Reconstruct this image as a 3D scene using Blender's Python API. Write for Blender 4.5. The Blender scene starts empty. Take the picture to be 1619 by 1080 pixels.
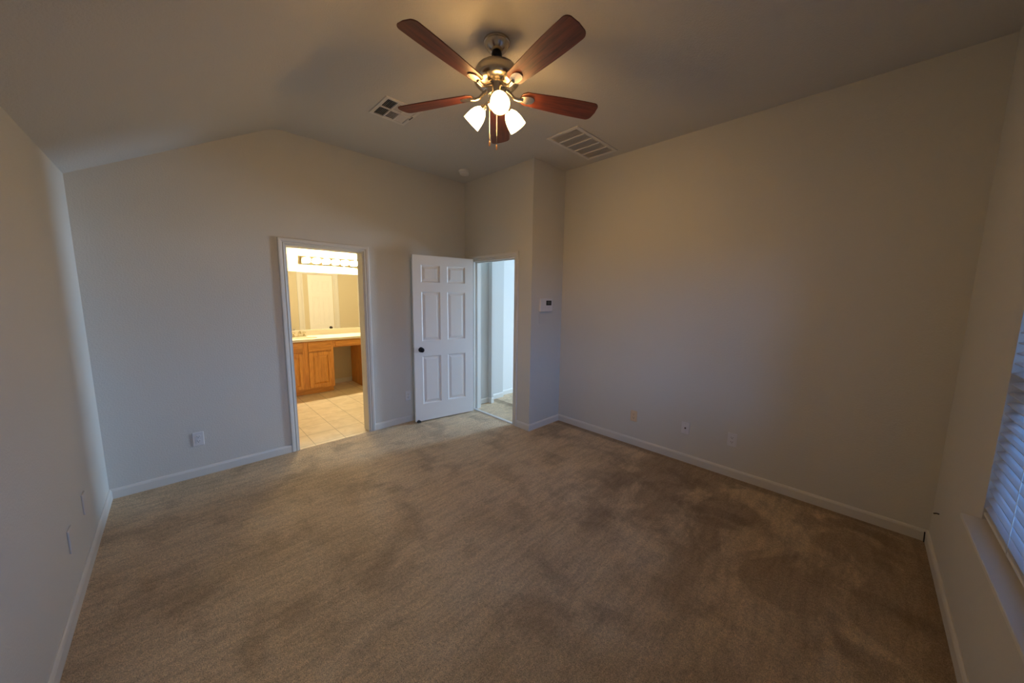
import bpy, bmesh, math, random
from mathutils import Vector, Matrix

C = bpy.context.scene.collection
SC = bpy.context.scene
PI = math.pi
R = math.radians

# ------------------------------------------------------------------ camera
cam_d = bpy.data.cameras.new('camera')
cam = bpy.data.objects.new('camera', cam_d)
C.objects.link(cam)
F_PX = 544.697
cam_d.sensor_fit = 'HORIZONTAL'
cam_d.sensor_width = 36.0
cam_d.lens = 36.0 * F_PX / 1619.0
cam_d.clip_start = 0.02
_yaw, _pit, _rol = R(44.3556), R(7.3812), R(0.7247)
_f = Vector((math.sin(_yaw) * math.cos(_pit), math.cos(_yaw) * math.cos(_pit), -math.sin(_pit)))
_r = Vector((math.cos(_yaw), -math.sin(_yaw), 0))
_u = _r.cross(_f)
_r2 = _r * math.cos(_rol) + _u * math.sin(_rol)
_u2 = -_r * math.sin(_rol) + _u * math.cos(_rol)
cam.matrix_world = Matrix(((_r2.x, _u2.x, -_f.x, 0.4649), (_r2.y, _u2.y, -_f.y, -3.8522),
                           (_r2.z, _u2.z, -_f.z, 1.5579), (0, 0, 0, 1)))
SC.camera = cam

# ------------------------------------------------------------------ view, sky, daylight
SC.view_settings.view_transform = 'Standard'
SC.view_settings.look = 'None'
SC.view_settings.exposure = 0.0
SC.view_settings.gamma = 1.0
SC.view_settings.use_curve_mapping = False
SC.cycles.max_bounces = 12
SC.cycles.diffuse_bounces = 6
SC.cycles.glossy_bounces = 6
SC.cycles.transparent_max_bounces = 12
SC.cycles.sample_clamp_indirect = 4.0
SC.cycles.use_denoising = True

SKY_COL, SKY_STR = (0.17, 0.45, 1.0), 8.0
HALL_COL, HALL_W = (0.49, 0.71, 0.97), 262.0
BULB_COL = (1.0, 0.565, 0.19)
SHADE_E, BULB_E = 35.0, 720.0
VANITY_COL, VANITY_E = (1.0, 0.83, 0.50), 430.0

w = bpy.data.worlds.new('world')
SC.world = w
w.use_nodes = True
bgn = w.node_tree.nodes['Background']
_n, _l = w.node_tree.nodes, w.node_tree.links
_tc = _n.new('ShaderNodeTexCoord')
_sp = _n.new('ShaderNodeSeparateXYZ')
_mr = _n.new('ShaderNodeMapRange')
_mr.inputs[1].default_value, _mr.inputs[2].default_value = -0.06, 0.02
_mx = _n.new('ShaderNodeMix')
_mx.data_type = 'RGBA'
_mx.inputs[6].default_value = (0.05, 0.07, 0.09, 1)      # dusky ground
_mx.inputs[7].default_value = (*SKY_COL, 1)
_l.new(_tc.outputs['Generated'], _sp.inputs[0])
_l.new(_sp.outputs[2], _mr.inputs[0])
_l.new(_mr.outputs[0], _mx.inputs[0])
_l.new(_mx.outputs[2], bgn.inputs[0])
bgn.inputs[1].default_value = SKY_STR


def area(name, loc, rot, sx, sy, col, power, portal=False):
    d = bpy.data.lights.new(name, 'AREA')
    d.shape = 'RECTANGLE'
    d.size, d.size_y = sx, sy
    d.color = col
    d.energy = power
    if portal:
        d.cycles.is_portal = True
    o = bpy.data.objects.new(name, d)
    o.location = loc
    o.rotation_euler = rot
    C.objects.link(o)
    return o


# room numbers (metres); back wall on y = 0, left wall on x = 0
W, L, HL, HC, XR = 3.877, 4.2816, 2.34, 3.025, 1.2285
XD, YO = 3.325, -1.2276
BX0, BX1, DH = 1.245, 1.967, 2.02          # bathroom doorway
HY0, HY1 = -0.968, -0.175                 # hall doorway
TH = 0.14
WT = 0.165                                 # window wall
WX0, WX1, WZ0, WZ1 = 1.00, 2.842, 0.657, 2.12   # window opening

# sky portal in the bedroom window and daylight in the window at the far end of the hall
area('window_sky_portal', ((WX0 + WX1) / 2, -L - 0.19, (WZ0 + WZ1) / 2), (R(90), 0, 0), WX1 - WX0, WZ1 - WZ0,
     (1, 1, 1), 1, portal=True)
HWX, HWY, HWZ = 8.0, -1.72, 1.35
area('hall_window_daylight', (HWX - 0.02, HWY, HWZ), (0, R(90), 0), 1.5, 0.66, HALL_COL, HALL_W)


# ------------------------------------------------------------------ materials
def mat(name, col=(0.8, 0.8, 0.8), rough=0.5, metal=0.0, spec=0.5, emit=None, estr=0.0):
    m = bpy.data.materials.new(name)
    m.use_nodes = True
    b = m.node_tree.nodes['Principled BSDF']
    b.inputs['Base Color'].default_value = (*col, 1)
    b.inputs['Roughness'].default_value = rough
    b.inputs['Metallic'].default_value = metal
    b.inputs['Specular IOR Level'].default_value = spec
    if emit:
        b.inputs['Emission Color'].default_value = (*emit, 1)
        b.inputs['Emission Strength'].default_value = estr
    return m


def nodes(m):
    return m.node_tree.nodes, m.node_tree.links, m.node_tree.nodes['Principled BSDF']


def coord(m, scale=(1, 1, 1), loc=(0, 0, 0)):
    n, l, b = nodes(m)
    tc = n.new('ShaderNodeTexCoord')
    mp = n.new('ShaderNodeMapping')
    mp.inputs['Scale'].default_value = scale
    mp.inputs['Location'].default_value = loc
    l.new(tc.outputs['Object'], mp.inputs['Vector'])
    return mp.outputs['Vector']


def noise(m, vec, scale, detail=3.0, rough=0.5, dist=0.0):
    n, l, b = nodes(m)
    t = n.new('ShaderNodeTexNoise')
    t.inputs['Scale'].default_value = scale
    t.inputs['Detail'].default_value = detail
    t.inputs['Roughness'].default_value = rough
    t.inputs['Distortion'].default_value = dist
    l.new(vec, t.inputs['Vector'])
    return t.outputs['Fac']


def ramp(m, fac, stops):
    n, l, b = nodes(m)
    r = n.new('ShaderNodeValToRGB')
    e = r.color_ramp.elements
    while len(e) < len(stops):
        e.new(0.5)
    for k, (p, c) in enumerate(stops):
        e[k].position = p
        e[k].color = (*c, 1)
    l.new(fac, r.inputs['Fac'])
    return r.outputs['Color']


def bump(m, height, strength, dist=0.01):
    n, l, b = nodes(m)
    bp = n.new('ShaderNodeBump')
    bp.inputs['Strength'].default_value = strength
    bp.inputs['Distance'].default_value = dist
    l.new(height, bp.inputs['Height'])
    l.new(bp.outputs['Normal'], b.inputs['Normal'])
    return bp


def mixc(m, a, b_, fac, mode='MIX'):
    n, l, b = nodes(m)
    x = n.new('ShaderNodeMix')
    x.data_type = 'RGBA'
    x.blend_type = mode
    for s, v in ((6, a), (7, b_), (0, fac)):
        if hasattr(v, 'links') or hasattr(v, 'is_linked'):
            l.new(v, x.inputs[s])
        else:
            x.inputs[s].default_value = (*v, 1) if isinstance(v, tuple) else v
    return x.outputs[2]


def paint(name, col, bumpy=0.12, rough=0.75):
    m = mat(name, col, rough, spec=0.25)
    v = coord(m)
    h = noise(m, v, 95.0, 2.0, 0.55)
    bump(m, h, bumpy, 0.004)
    return m


M = {}
M['wall'] = paint('wall_paint', (0.61, 0.605, 0.565), 0.35)
M['ceil'] = paint('ceiling_paint', (0.60, 0.59, 0.565), 0.5, 0.85)
M['bathwall'] = paint('bath_paint', (0.58, 0.52, 0.38), 0.3)
M['hallwall'] = paint('hall_paint', (0.56, 0.56, 0.545), 0.25)
M['hallpale'] = paint('hall_pale_paint', (0.68, 0.68, 0.665), 0.2)  # paler tone than the stepped hall wall beside it
M['trim'] = mat('trim_paint', (0.66, 0.65, 0.61), 0.4)
M['door'] = mat('door_paint', (0.80, 0.80, 0.79), 0.38)
_h = noise(M['door'], coord(M['door'], (60, 60, 3)), 4.0, 3.0)
bump(M['door'], _h, 0.06, 0.002)
M['plate'] = mat('plate_plastic', (0.68, 0.68, 0.69), 0.35)
M['plate_wall'] = paint('painted_plate', (0.60, 0.59, 0.56), 0.12, 0.6)
M['ivory'] = mat('ivory_plastic', (0.72, 0.56, 0.36), 0.4)
M['dark'] = mat('dark_slot', (0.02, 0.02, 0.02), 0.6)
M['black'] = mat('black_metal', (0.012, 0.012, 0.014), 0.28, 0.6)
M['rubber'] = mat('black_rubber', (0.012, 0.012, 0.012), 0.7)
M['steel'] = mat('brushed_metal', (0.55, 0.53, 0.50), 0.3, 1.0)
M['nickel'] = mat('brushed_nickel', (0.60, 0.54, 0.45), 0.24, 1.0)
M['fob'] = mat('copper_fob', (0.75, 0.42, 0.22), 0.3, 0.8)
M['chrome'] = mat('chrome', (0.72, 0.66, 0.52), 0.12, 1.0)
M['screen'] = mat('thermostat_screen', (0.03, 0.035, 0.03), 0.25)
M['digit'] = mat('thermostat_digit', (0.16, 0.17, 0.16), 0.4)
M['counter'] = mat('cultured_marble', (0.82, 0.76, 0.62), 0.25)
M['mirror'] = mat('mirror_silver', (0.93, 0.93, 0.91), 0.0, 1.0)
M['vinyl'] = mat('window_vinyl', (0.72, 0.73, 0.73), 0.4)
M['vent'] = mat('vent_enamel', (0.70, 0.68, 0.66), 0.4)
M['ventdark'] = mat('vent_duct', (0.03, 0.03, 0.03), 0.9)
M['plastic_white'] = mat('detector_plastic', (0.74, 0.73, 0.70), 0.45)

# blind slats: a little light passes through them
m = bpy.data.materials.new('blind_slat')
m.use_nodes = True
n_, l_, b_ = nodes(m)
b_.inputs['Base Color'].default_value = (0.60, 0.64, 0.69, 1)
b_.inputs['Roughness'].default_value = 0.45
tr = n_.new('ShaderNodeBsdfTranslucent')
tr.inputs[0].default_value = (0.7, 0.75, 0.8, 1)
mx = n_.new('ShaderNodeMixShader')
mx.inputs[0].default_value = 0.25
l_.new(b_.outputs[0], mx.inputs[1])
l_.new(tr.outputs[0], mx.inputs[2])
l_.new(mx.outputs[0], n_['Material Output'].inputs[0])
M['slat'] = m

# window glass
m = bpy.data.materials.new('window_glass')
m.use_nodes = True
n_, l_, b_ = nodes(m)
tr = n_.new('ShaderNodeBsdfTransparent')
tr.inputs[0].default_value = (0.94, 0.97, 0.98, 1)
gl = n_.new('ShaderNodeBsdfGlossy')
gl.inputs['Roughness'].default_value = 0.02
mx = n_.new('ShaderNodeMixShader')
fr = n_.new('ShaderNodeFresnel')
fr.inputs[0].default_value = 1.2
l_.new(fr.outputs[0], mx.inputs[0])
l_.new(tr.outputs[0], mx.inputs[1])
l_.new(gl.outputs[0], mx.inputs[2])
l_.new(mx.outputs[0], n_['Material Output'].inputs[0])
M['glass'] = m

M['shade'] = mat('opal_glass_lit', (0.9, 0.85, 0.75), 0.35, emit=BULB_COL, estr=SHADE_E)
M['bulb'] = mat('bulb_lit', (0.9, 0.85, 0.75), 0.4, emit=BULB_COL, estr=BULB_E)
M['shade_dim'] = mat('opal_glass_weak_lamp', (0.9, 0.85, 0.75), 0.35, emit=BULB_COL, estr=SHADE_E * 0.5)
M['bulb_dim'] = mat('bulb_weak', (0.9, 0.85, 0.75), 0.4, emit=BULB_COL, estr=BULB_E * 0.24)
M['globe'] = mat('globe_bulb_lit', (0.95, 0.9, 0.8), 0.3, emit=VANITY_COL, estr=VANITY_E)

# carpet
m = mat('carpet', (0.5, 0.45, 0.4), 0.95, spec=0.05)
v = coord(m)
big = noise(m, v, 0.95, 4.0, 0.55, 0.8)
patch = noise(m, coord(m, (1.3, 1.0, 1)), 2.3, 6.0, 0.62, 0.35)
lines = noise(m, coord(m, (3.0, 16.0, 1)), 1.5, 4.0, 0.55, 0.4)
fine = noise(m, v, 210.0, 2.0, 0.75)
tuft = noise(m, v, 62.0, 3.0, 0.75)
c1 = ramp(m, big, [(0.34, (0.80, 0.61, 0.38)), (0.50, (0.96, 0.75, 0.49)), (0.66, (1.0, 0.81, 0.56))])
c2 = ramp(m, patch, [(0.36, (0.72, 0.70, 0.69)), (0.49, (0.97, 0.97, 0.97)), (0.75, (1.03, 1.03, 1.03))])
c5 = ramp(m, lines, [(0.40, (0.88, 0.87, 0.86)), (0.56, (1.02, 1.02, 1.02))])
c3 = ramp(m, fine, [(0.30, (0.55, 0.52, 0.50)), (0.64, (1.18, 1.18, 1.18))])
c4 = ramp(m, tuft, [(0.30, (0.72, 0.70, 0.68)), (0.66, (1.12, 1.12, 1.12))])
c = mixc(m, c1, c2, 1.0, 'MULTIPLY')
for q in (c5, c3, c4):
    c = mixc(m, c, q, 1.0, 'MULTIPLY')
n_, l_, b_ = nodes(m)
# filtration soiling: a dark line worn into the pile along the long wall and under the window
geo = n_.new('ShaderNodeTexCoord')
sx = n_.new('ShaderNodeSeparateXYZ')
l_.new(geo.outputs['Object'], sx.inputs[0])


def mr(sock, a, b, o0, o1):
    t = n_.new('ShaderNodeMapRange')
    for k, val in enumerate((a, b, o0, o1)):
        t.inputs[k + 1].default_value = val
    l_.new(sock, t.inputs[0])
    return t.outputs[0]


def mth(op, a, b):
    t = n_.new('ShaderNodeMath')
    t.operation = op
    for k, val in enumerate((a, b)):
        if hasattr(val, 'is_linked'):
            l_.new(val, t.inputs[k])
        else:
            t.inputs[k].default_value = val
    return t.outputs[0]


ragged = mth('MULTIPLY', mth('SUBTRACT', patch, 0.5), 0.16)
soil_shade = mth('MAXIMUM', mr(mth('ADD', sx.outputs[0], ragged), W - 0.12, W - 0.06, 0.0, 1.0),
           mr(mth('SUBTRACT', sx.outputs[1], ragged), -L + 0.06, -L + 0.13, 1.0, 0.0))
soil_shade = mth('MULTIPLY', soil_shade, mr(sx.outputs[0], W + 0.02, W + 0.03, 1.0, 0.0))
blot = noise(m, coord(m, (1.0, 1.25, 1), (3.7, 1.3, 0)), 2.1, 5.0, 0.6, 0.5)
dim_zone = mth('MULTIPLY', mr(sx.outputs[0], 1.6, 2.9, 0.0, 1.0), mr(sx.outputs[1], -1.9, -2.6, 0.0, 1.0))  # worn patches, crowded toward the window corner to paint in its dimness
blot = mth('MULTIPLY', mr(mth('ADD', blot, mth('MULTIPLY', dim_zone, 0.10)), 0.50, 0.62, 0.0, 1.0), dim_zone)
soil_shade = mth('MAXIMUM', soil_shade, mth('MULTIPLY', blot, 0.85))
c = mixc(m, c, mixc(m, c, (0.55, 0.52, 0.50), 1.0, 'MULTIPLY'), soil_shade)
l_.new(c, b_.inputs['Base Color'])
b_.inputs['Sheen Weight'].default_value = 0.2
b_.inputs['Sheen Roughness'].default_value = 0.5
bump(m, mth('ADD', fine, tuft), 1.0, 0.014)
M['carpet'] = m

# bathroom tile, 295 mm squares
m = mat('floor_tile', (0.7, 0.6, 0.45), 0.35)
n_, l_, b_ = nodes(m)
T = 0.295
v = coord(m, (1 / T, 1 / T, 1), (-1.70 / T + 20, -0.355 / T + 20, 0))
bk = n_.new('ShaderNodeTexBrick')
bk.offset = 0.0
bk.squash = 1.0
bk.inputs['Scale'].default_value = 1.0
bk.inputs['Mortar Size'].default_value = 0.012
bk.inputs['Mortar Smooth'].default_value = 0.1
bk.inputs['Brick Width'].default_value = 1.0
bk.inputs['Row Height'].default_value = 1.0
bk.inputs['Color1'].default_value = (0.70, 0.60, 0.46, 1)
bk.inputs['Color2'].default_value = (0.66, 0.56, 0.42, 1)
bk.inputs['Mortar'].default_value = (0.36, 0.30, 0.22, 1)
l_.new(v, bk.inputs['Vector'])
cl = ramp(m, noise(m, coord(m), 7.0, 4.0, 0.6, 0.5), [(0.35, (0.88, 0.86, 0.82)), (0.65, (1.05, 1.05, 1.05))])
l_.new(mixc(m, bk.outputs['Color'], cl, 1.0, 'MULTIPLY'), b_.inputs['Base Color'])
M['tile'] = m


def wood(name, dark, light, axis, rough=0.35, ring=14.0, coat=0.0):
    m = mat(name, light, rough)
    s = [ring, ring, ring]
    s[axis] = ring * 0.07
    v = coord(m, tuple(s))
    g = noise(m, v, 2.2, 6.0, 0.65, 0.8)
    g2 = noise(m, v, 9.0, 3.0, 0.6)
    c = ramp(m, g, [(0.34, dark), (0.62, light)])
    d = ramp(m, g2, [(0.35, (0.82, 0.8, 0.78)), (0.65, (1.06, 1.06, 1.06))])
    n, l, b = nodes(m)
    l.new(mixc(m, c, d, 1.0, 'MULTIPLY'), b.inputs['Base Color'])
    b.inputs['Coat Weight'].default_value = coat
    b.inputs['Coat Roughness'].default_value = 0.2
    return m


M['oak_v'] = wood('honey_oak_upright', (0.52, 0.21, 0.035), (0.74, 0.36, 0.075), 2)
M['oak_h'] = wood('honey_oak_level', (0.52, 0.21, 0.035), (0.74, 0.36, 0.075), 0)
M['cherry'] = wood('dark_cherry', (0.055, 0.012, 0.006), (0.155, 0.036, 0.014), 0, 0.38, 16.0, 0.12)


# ------------------------------------------------------------------ mesh helpers
def box(bm, x0, x1, y0, y1, z0, z1, mtx=None):
    vs = [bm.verts.new((x, y, z)) for x in (x0, x1) for y in (y0, y1) for z in (z0, z1)]
    fs = [(0, 1, 3, 2), (4, 6, 7, 5), (0, 4, 5, 1), (2, 3, 7, 6), (0, 2, 6, 4), (1, 5, 7, 3)]
    for f in fs:
        bm.faces.new([vs[i] for i in f])
    if mtx is not None:
        bmesh.ops.transform(bm, matrix=mtx, verts=vs)
    return vs


def extrude_poly(bm, pts, a0, a1, plane):
    """pts 2-D outline; plane 'xz' extrudes along y, 'yz' along x, 'xy' along z"""
    def p3(p, a):
        return {'xz': (p[0], a, p[1]), 'yz': (a, p[0], p[1]), 'xy': (p[0], p[1], a)}[plane]
    va = [bm.verts.new(p3(p, a0)) for p in pts]
    vb = [bm.verts.new(p3(p, a1)) for p in pts]
    k = len(pts)
    bm.faces.new(va)
    bm.faces.new(vb[::-1])
    for i in range(k):
        j = (i + 1) % k
        bm.faces.new((va[i], vb[i], vb[j], va[j]))
    return va + vb


def lathe(bm, prof, seg=32, mtx=None):
    """prof: (r, z) pairs, spun about z"""
    rings = []
    allv = []
    for r, z in prof:
        if r < 1e-6:
            v = bm.verts.new((0, 0, z))
            rings.append([v])
            allv.append(v)
        else:
            ring = [bm.verts.new((r * math.cos(2 * PI * k / seg), r * math.sin(2 * PI * k / seg), z)) for k in range(seg)]
            rings.append(ring)
            allv += ring
    for a, b in zip(rings, rings[1:]):
        for k in range(seg):
            j = (k + 1) % seg
            if len(a) == 1 and len(b) == 1:
                continue
            if len(a) == 1:
                bm.faces.new((a[0], b[k], b[j]))
            elif len(b) == 1:
                bm.faces.new((a[k], b[0], a[j]))
            else:
                bm.faces.new((a[k], b[k], b[j], a[j]))
    if mtx is not None:
        bmesh.ops.transform(bm, matrix=mtx, verts=allv)
    return allv


def tube(bm, pts, rad, seg=10):
    pts = [Vector(p) for p in pts]
    rads = rad if isinstance(rad, (list, tuple)) else [rad] * len(pts)
    rings = []
    up = Vector((0, 0, 1))
    for i, p in enumerate(pts):
        d = (pts[min(i + 1, len(pts) - 1)] - pts[max(i - 1, 0)]).normalized()
        a = d.cross(up)
        if a.length < 1e-4:
            a = d.cross(Vector((1, 0, 0)))
        a.normalize()
        b = d.cross(a)
        rings.append([bm.verts.new(p + (a * math.cos(2 * PI * k / seg) + b * math.sin(2 * PI * k / seg)) * rads[i])
                      for k in range(seg)])
    for r0, r1 in zip(rings, rings[1:]):
        for k in range(seg):
            j = (k + 1) % seg
            bm.faces.new((r0[k], r0[j], r1[j], r1[k]))
    bm.faces.new(rings[0][::-1])
    bm.faces.new(rings[-1])


def obj(name, bm, m, parent=None, smooth=False, bevel=0.0, bseg=2, loc=None, rot=None):
    bmesh.ops.recalc_face_normals(bm, faces=bm.faces[:])
    me = bpy.data.meshes.new(name)
    bm.to_mesh(me)
    bm.free()
    o = bpy.data.objects.new(name, me)
    C.objects.link(o)
    me.materials.append(M[m] if isinstance(m, str) else m)
    if smooth:
        for p in me.polygons:
            p.use_smooth = True
        md = o.modifiers.new('edge', 'EDGE_SPLIT')
        md.split_angle = R(38)
    if bevel:
        md = o.modifiers.new('bevel', 'BEVEL')
        md.width = bevel
        md.segments = bseg
        md.limit_method = 'ANGLE'
        md.angle_limit = R(40)
    if parent:
        o.parent = parent
    if loc:
        o.location = loc
    if rot:
        o.rotation_euler = rot
    return o


def tag(o, label=None, cat=None, group=None, kind=None):
    for k, v in (('label', label), ('category', cat), ('group', group), ('kind', kind)):
        if v:
            o[k] = v
    return o


def thing(name, label, cat, loc=(0, 0, 0), rz=0.0, group=None):
    o = bpy.data.objects.new(name, None)
    o.empty_display_size = 0.1
    C.objects.link(o)
    o.location = loc
    o.rotation_euler = (0, 0, rz)
    return tag(o, label, cat, group)


def struct(name, bm, m, label, cat, **kw):
    return tag(obj(name, bm, m, **kw), label, cat, None, 'structure')


def copy_tree(o, parent=None):
    c = o.copy()
    C.objects.link(c)
    if parent:
        c.parent = parent
    for ch in list(o.children):
        copy_tree(ch, c)
    return c


def BM():
    return bmesh.new()


# ------------------------------------------------------------------ room shell
# ceiling profile: slope from the left wall, soft crease, then flat
def ceil_profile():
    pts = [(0.0, HL)]
    d = Vector((XR, HC - HL)).normalized()
    p0 = Vector((XR, HC)) - d * 0.09
    p2 = Vector((XR + 0.09, HC))
    p1 = Vector((XR, HC))
    for k in range(9):
        t = k / 8
        q = p0 * (1 - t) ** 2 + p1 * 2 * t * (1 - t) + p2 * t * t
        pts.append((q.x, q.y))
    return pts


CP = ceil_profile()

bm = BM()
extrude_poly(bm, [(-0.0, HL)] + CP[1:] + [(W, HC), (W, HC + 0.1), (XR - 0.1, HC + 0.1), (0.0, HL + 0.12)], -L, 0.0, 'xz')
struct('ceiling', bm, 'ceil', 'vaulted bedroom ceiling sloping down to the left wall', 'ceiling', smooth=True)

bm = BM()
vs = [bm.verts.new(p) for p in ((0, -L, 0), (W, -L, 0), (W, YO, 0), (XD, YO, 0), (XD, 0, 0), (0, 0, 0))]
vb = [bm.verts.new((v.co.x, v.co.y, -0.1)) for v in vs]
bm.faces.new(vs)
bm.faces.new(vb[::-1])
for i in range(6):
    j = (i + 1) % 6
    bm.faces.new((vs[i], vb[i], vb[j], vs[j]))
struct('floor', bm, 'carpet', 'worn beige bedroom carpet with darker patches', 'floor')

bm = BM()
extrude_poly(bm, [(0, 0), (BX0, 0), (BX0, DH), (BX1, DH), (BX1, 0), (XD + 0.12, 0), (XD + 0.12, HC + .1), (XR, HC + .1)] +
             [(0, HL + .1)], 0.0, TH, 'xz')
struct('wall_back', bm, 'wall', 'grey bedroom wall with the bathroom doorway', 'wall')

bm = BM()
extrude_poly(bm, [(0, 0), (0, HC), (HY1, HC), (HY1, DH), (HY0, DH), (HY0, 0), (YO, 0), (YO, HC + .1), (0, HC + .1)][:0] or
             [(YO, 0), (HY0, 0), (HY0, DH), (HY1, DH), (HY1, 0), (0, 0), (0, HC + .1), (YO, HC + .1)], XD, XD + 0.12, 'yz')
struct('wall_entry', bm, 'wall', 'short wall holding the hall doorway', 'wall')

bm = BM()
box(bm, XD + 0.12, W + 0.12, YO, YO + 0.12, 0, HC + .1)
struct('wall_return', bm, 'wall', 'narrow wall carrying the thermostat', 'wall')

bm = BM()
box(bm, W, W + 0.12, -L, YO, 0, HC + .1)
struct('wall_right', bm, 'wall', 'long blank wall with three low cover plates', 'wall')

bm = BM()
box(bm, -0.12, 0, -L, TH, 0, HL + 0.1)
struct('wall_left', bm, 'wall', 'low side wall under the sloping ceiling', 'wall')

bm = BM()
box(bm, 0, WX0, -L - WT, -L, 0, HC)
box(bm, WX1, W + 0.12, -L - WT, -L, 0, HC + .1)
box(bm, WX0, WX1, -L - WT, -L, 0, WZ0 - 0.022)
box(bm, WX0, WX1, -L - WT, -L, WZ1, HC + .1)
struct('wall_window', bm, 'wall', 'dim wall holding the window with blinds', 'wall')


# baseboards
BH, BT = 0.078, 0.013


def base_run(bm, p, q, nrm, ext0=0.0, ext1=0.0):
    """p->q along the wall foot, nrm points into the room"""
    p, q, nrm = Vector((*p, 0)), Vector((*q, 0)), Vector((*nrm, 0))
    d = (q - p).normalized()
    p = p - d * ext0
    q = q + d * ext1
    prof = [(0, 0), (BT, 0), (BT, BH - 0.018), (BT - 0.004, BH - 0.006), (0.004, BH), (0, BH)]
    va = [bm.verts.new(p + nrm * t + Vector((0, 0, z))) for t, z in prof]
    vb = [bm.verts.new(q + nrm * t + Vector((0, 0, z))) for t, z in prof]
    bm.faces.new(va)
    bm.faces.new(vb[::-1])
    for i in range(len(prof)):
        j = (i + 1) % len(prof)
        bm.faces.new((va[i], vb[i], vb[j], va[j]))


CW = 0.057
bm = BM()
base_run(bm, (0, 0), (BX0 - CW, 0), (0, -1))
base_run(bm, (BX1 + CW, 0), (XD, 0), (0, -1))
struct('baseboard_back', bm, 'trim', 'white baseboard on either side of the bathroom doorway', 'baseboard')
bm = BM()
base_run(bm, (XD, YO), (XD, HY0 - CW), (-1, 0), BT, 0)
base_run(bm, (XD, HY1 + CW), (XD, 0), (-1, 0))
struct('baseboard_entry', bm, 'trim', 'short baseboard beside the hall doorway', 'baseboard')
bm = BM()
base_run(bm, (XD, YO), (W, YO), (0, -1), 0, 0)
struct('baseboard_return', bm, 'trim', 'baseboard under the thermostat', 'baseboard')
bm = BM()
base_run(bm, (W, -L), (W, YO), (-1, 0))
struct('baseboard_right', bm, 'trim', 'long white baseboard below the three cover plates', 'baseboard')
bm = BM()
base_run(bm, (0, -L), (W, -L), (0, 1))
struct('baseboard_window', bm, 'trim', 'baseboard below the window', 'baseboard')
bm = BM()
base_run(bm, (0, -L), (0, 0), (1, 0))
struct('baseboard_left', bm, 'trim', 'baseboard along the low side wall', 'baseboard')


# door casings and jambs
def casing(bm, a0, a1, ztop, place, width=CW):
    """mitred frame of moulding; place(a, t, z) -> world point, t = thickness out of the wall"""
    prof = [(0.004, 0.0), (0.004, 0.008), (0.008, 0.011), (0.013, 0.011), (0.018, 0.006), (0.023, 0.007), (0.028, 0.014),
            (0.046, 0.017), (0.054, 0.016), (0.057, 0.011), (0.057, 0.0)]
    prof = [(a * width / 0.057, t) for a, t in prof]
    rows = []
    for wd, t in prof:
        rows.append([bm.verts.new(place(a0 - wd, t, 0)), bm.verts.new(place(a0 - wd, t, ztop + wd)),
                     bm.verts.new(place(a1 + wd, t, ztop + wd)), bm.verts.new(place(a1 + wd, t, 0))])
    for r0, r1 in zip(rows, rows[1:]):
        for k in range(3):
            bm.faces.new((r0[k], r0[k + 1], r1[k + 1], r1[k]))
    for k in range(3):
        bm.faces.new((rows[0][k], rows[-1][k], rows[-1][k + 1], rows[0][k + 1]))
    bm.faces.new([r[0] for r in rows])
    bm.faces.new([r[3] for r in rows][::-1])


bm = BM()
casing(bm, BX0, BX1, DH, lambda a, t, z: (a, -t, z))
struct('trim_1', bm, 'trim', 'white moulded casing around the bathroom doorway', 'door casing')
bm = BM()
casing(bm, HY0, HY1, DH, lambda a, t, z: (XD - t, a, z))
struct('trim_2', bm, 'trim', 'moulded casing around the hall doorway', 'door casing')


def jamb(bm, a0, a1, ztop, d0, d1, plane, th=0.014, stop=None):
    def bx(x0, x1, y0, y1, z0, z1):
        if plane == 'x':
            box(bm, x0, x1, y0, y1, z0, z1)
        else:
            box(bm, y0, y1, x0, x1, z0, z1)
    bx(a0, a0 + th, d0, d1, 0, ztop)
    bx(a1 - th, a1, d0, d1, 0, ztop)
    bx(a0 + th, a1 - th, d0, d1, ztop - th, ztop)
    if stop:
        s0, s1 = stop
        bx(a0 + th, a0 + th + 0.011, s0, s1, 0, ztop - th)
        bx(a1 - th - 0.011, a1 - th, s0, s1, 0, ztop - th)
        bx(a0 + th + 0.011, a1 - th - 0.011, s0, s1, ztop - th - 0.011, ztop - th)


bm = BM()
jamb(bm, BX0, BX1, DH, -0.001, TH + 0.002, 'x', 0.012)
struct('trim_3', bm, 'trim', 'white jamb lining the bathroom doorway', 'door jamb')
bm = BM()
jamb(bm, HY0, HY1, DH, XD - 0.001, XD + 0.122, 'y', 0.014, (XD + 0.05, XD + 0.085))
struct('trim_4', bm, 'trim', 'white jamb lining the hall doorway', 'door jamb')

bm = BM()
extrude_poly(bm, [(XD - 0.002, 0.0), (XD + 0.006, 0.009), (XD + 0.040, 0.009), (XD + 0.048, 0.0)], HY0 + 0.014, HY1 - 0.014, 'xz')
struct('trim_5', bm, mat('seam_strip', (0.62, 0.61, 0.60), 0.6), 'pale carpet seam strip across the hall doorway', 'threshold')

# ------------------------------------------------------------------ hall beyond the doorway
bm = BM()
box(bm, XD + 0.001, HWX, YO + 0.12, 0.14, -0.1, -0.001)
box(bm, W + 0.12, HWX, -3.0, YO + 0.12, -0.1, -0.001)
struct('floor_hall', bm, 'carpet', 'pale carpet of the hall beyond the doorway', 'floor')
bm = BM()
box(bm, XD + 0.12, 3.70, -0.055, TH, 0, 2.6)
box(bm, 3.70, 3.735, -0.125, TH, 0, 2.6)
box(bm, 3.735, 4.05, 0.005, TH, 0, 2.6)
struct('wall_hall', bm, 'hallwall', 'bright stepped hall wall seen through the doorway', 'wall')
bm = BM()
box(bm, 4.05, HWX, 0.075, TH, 0, 2.6)
struct('wall_hall_back', bm, 'hallpale', 'paler wall set back at the end of the hall view', 'wall')
bm = BM()
base_run(bm, (XD + 0.12, -0.055), (3.70, -0.055), (0, -1))
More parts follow.
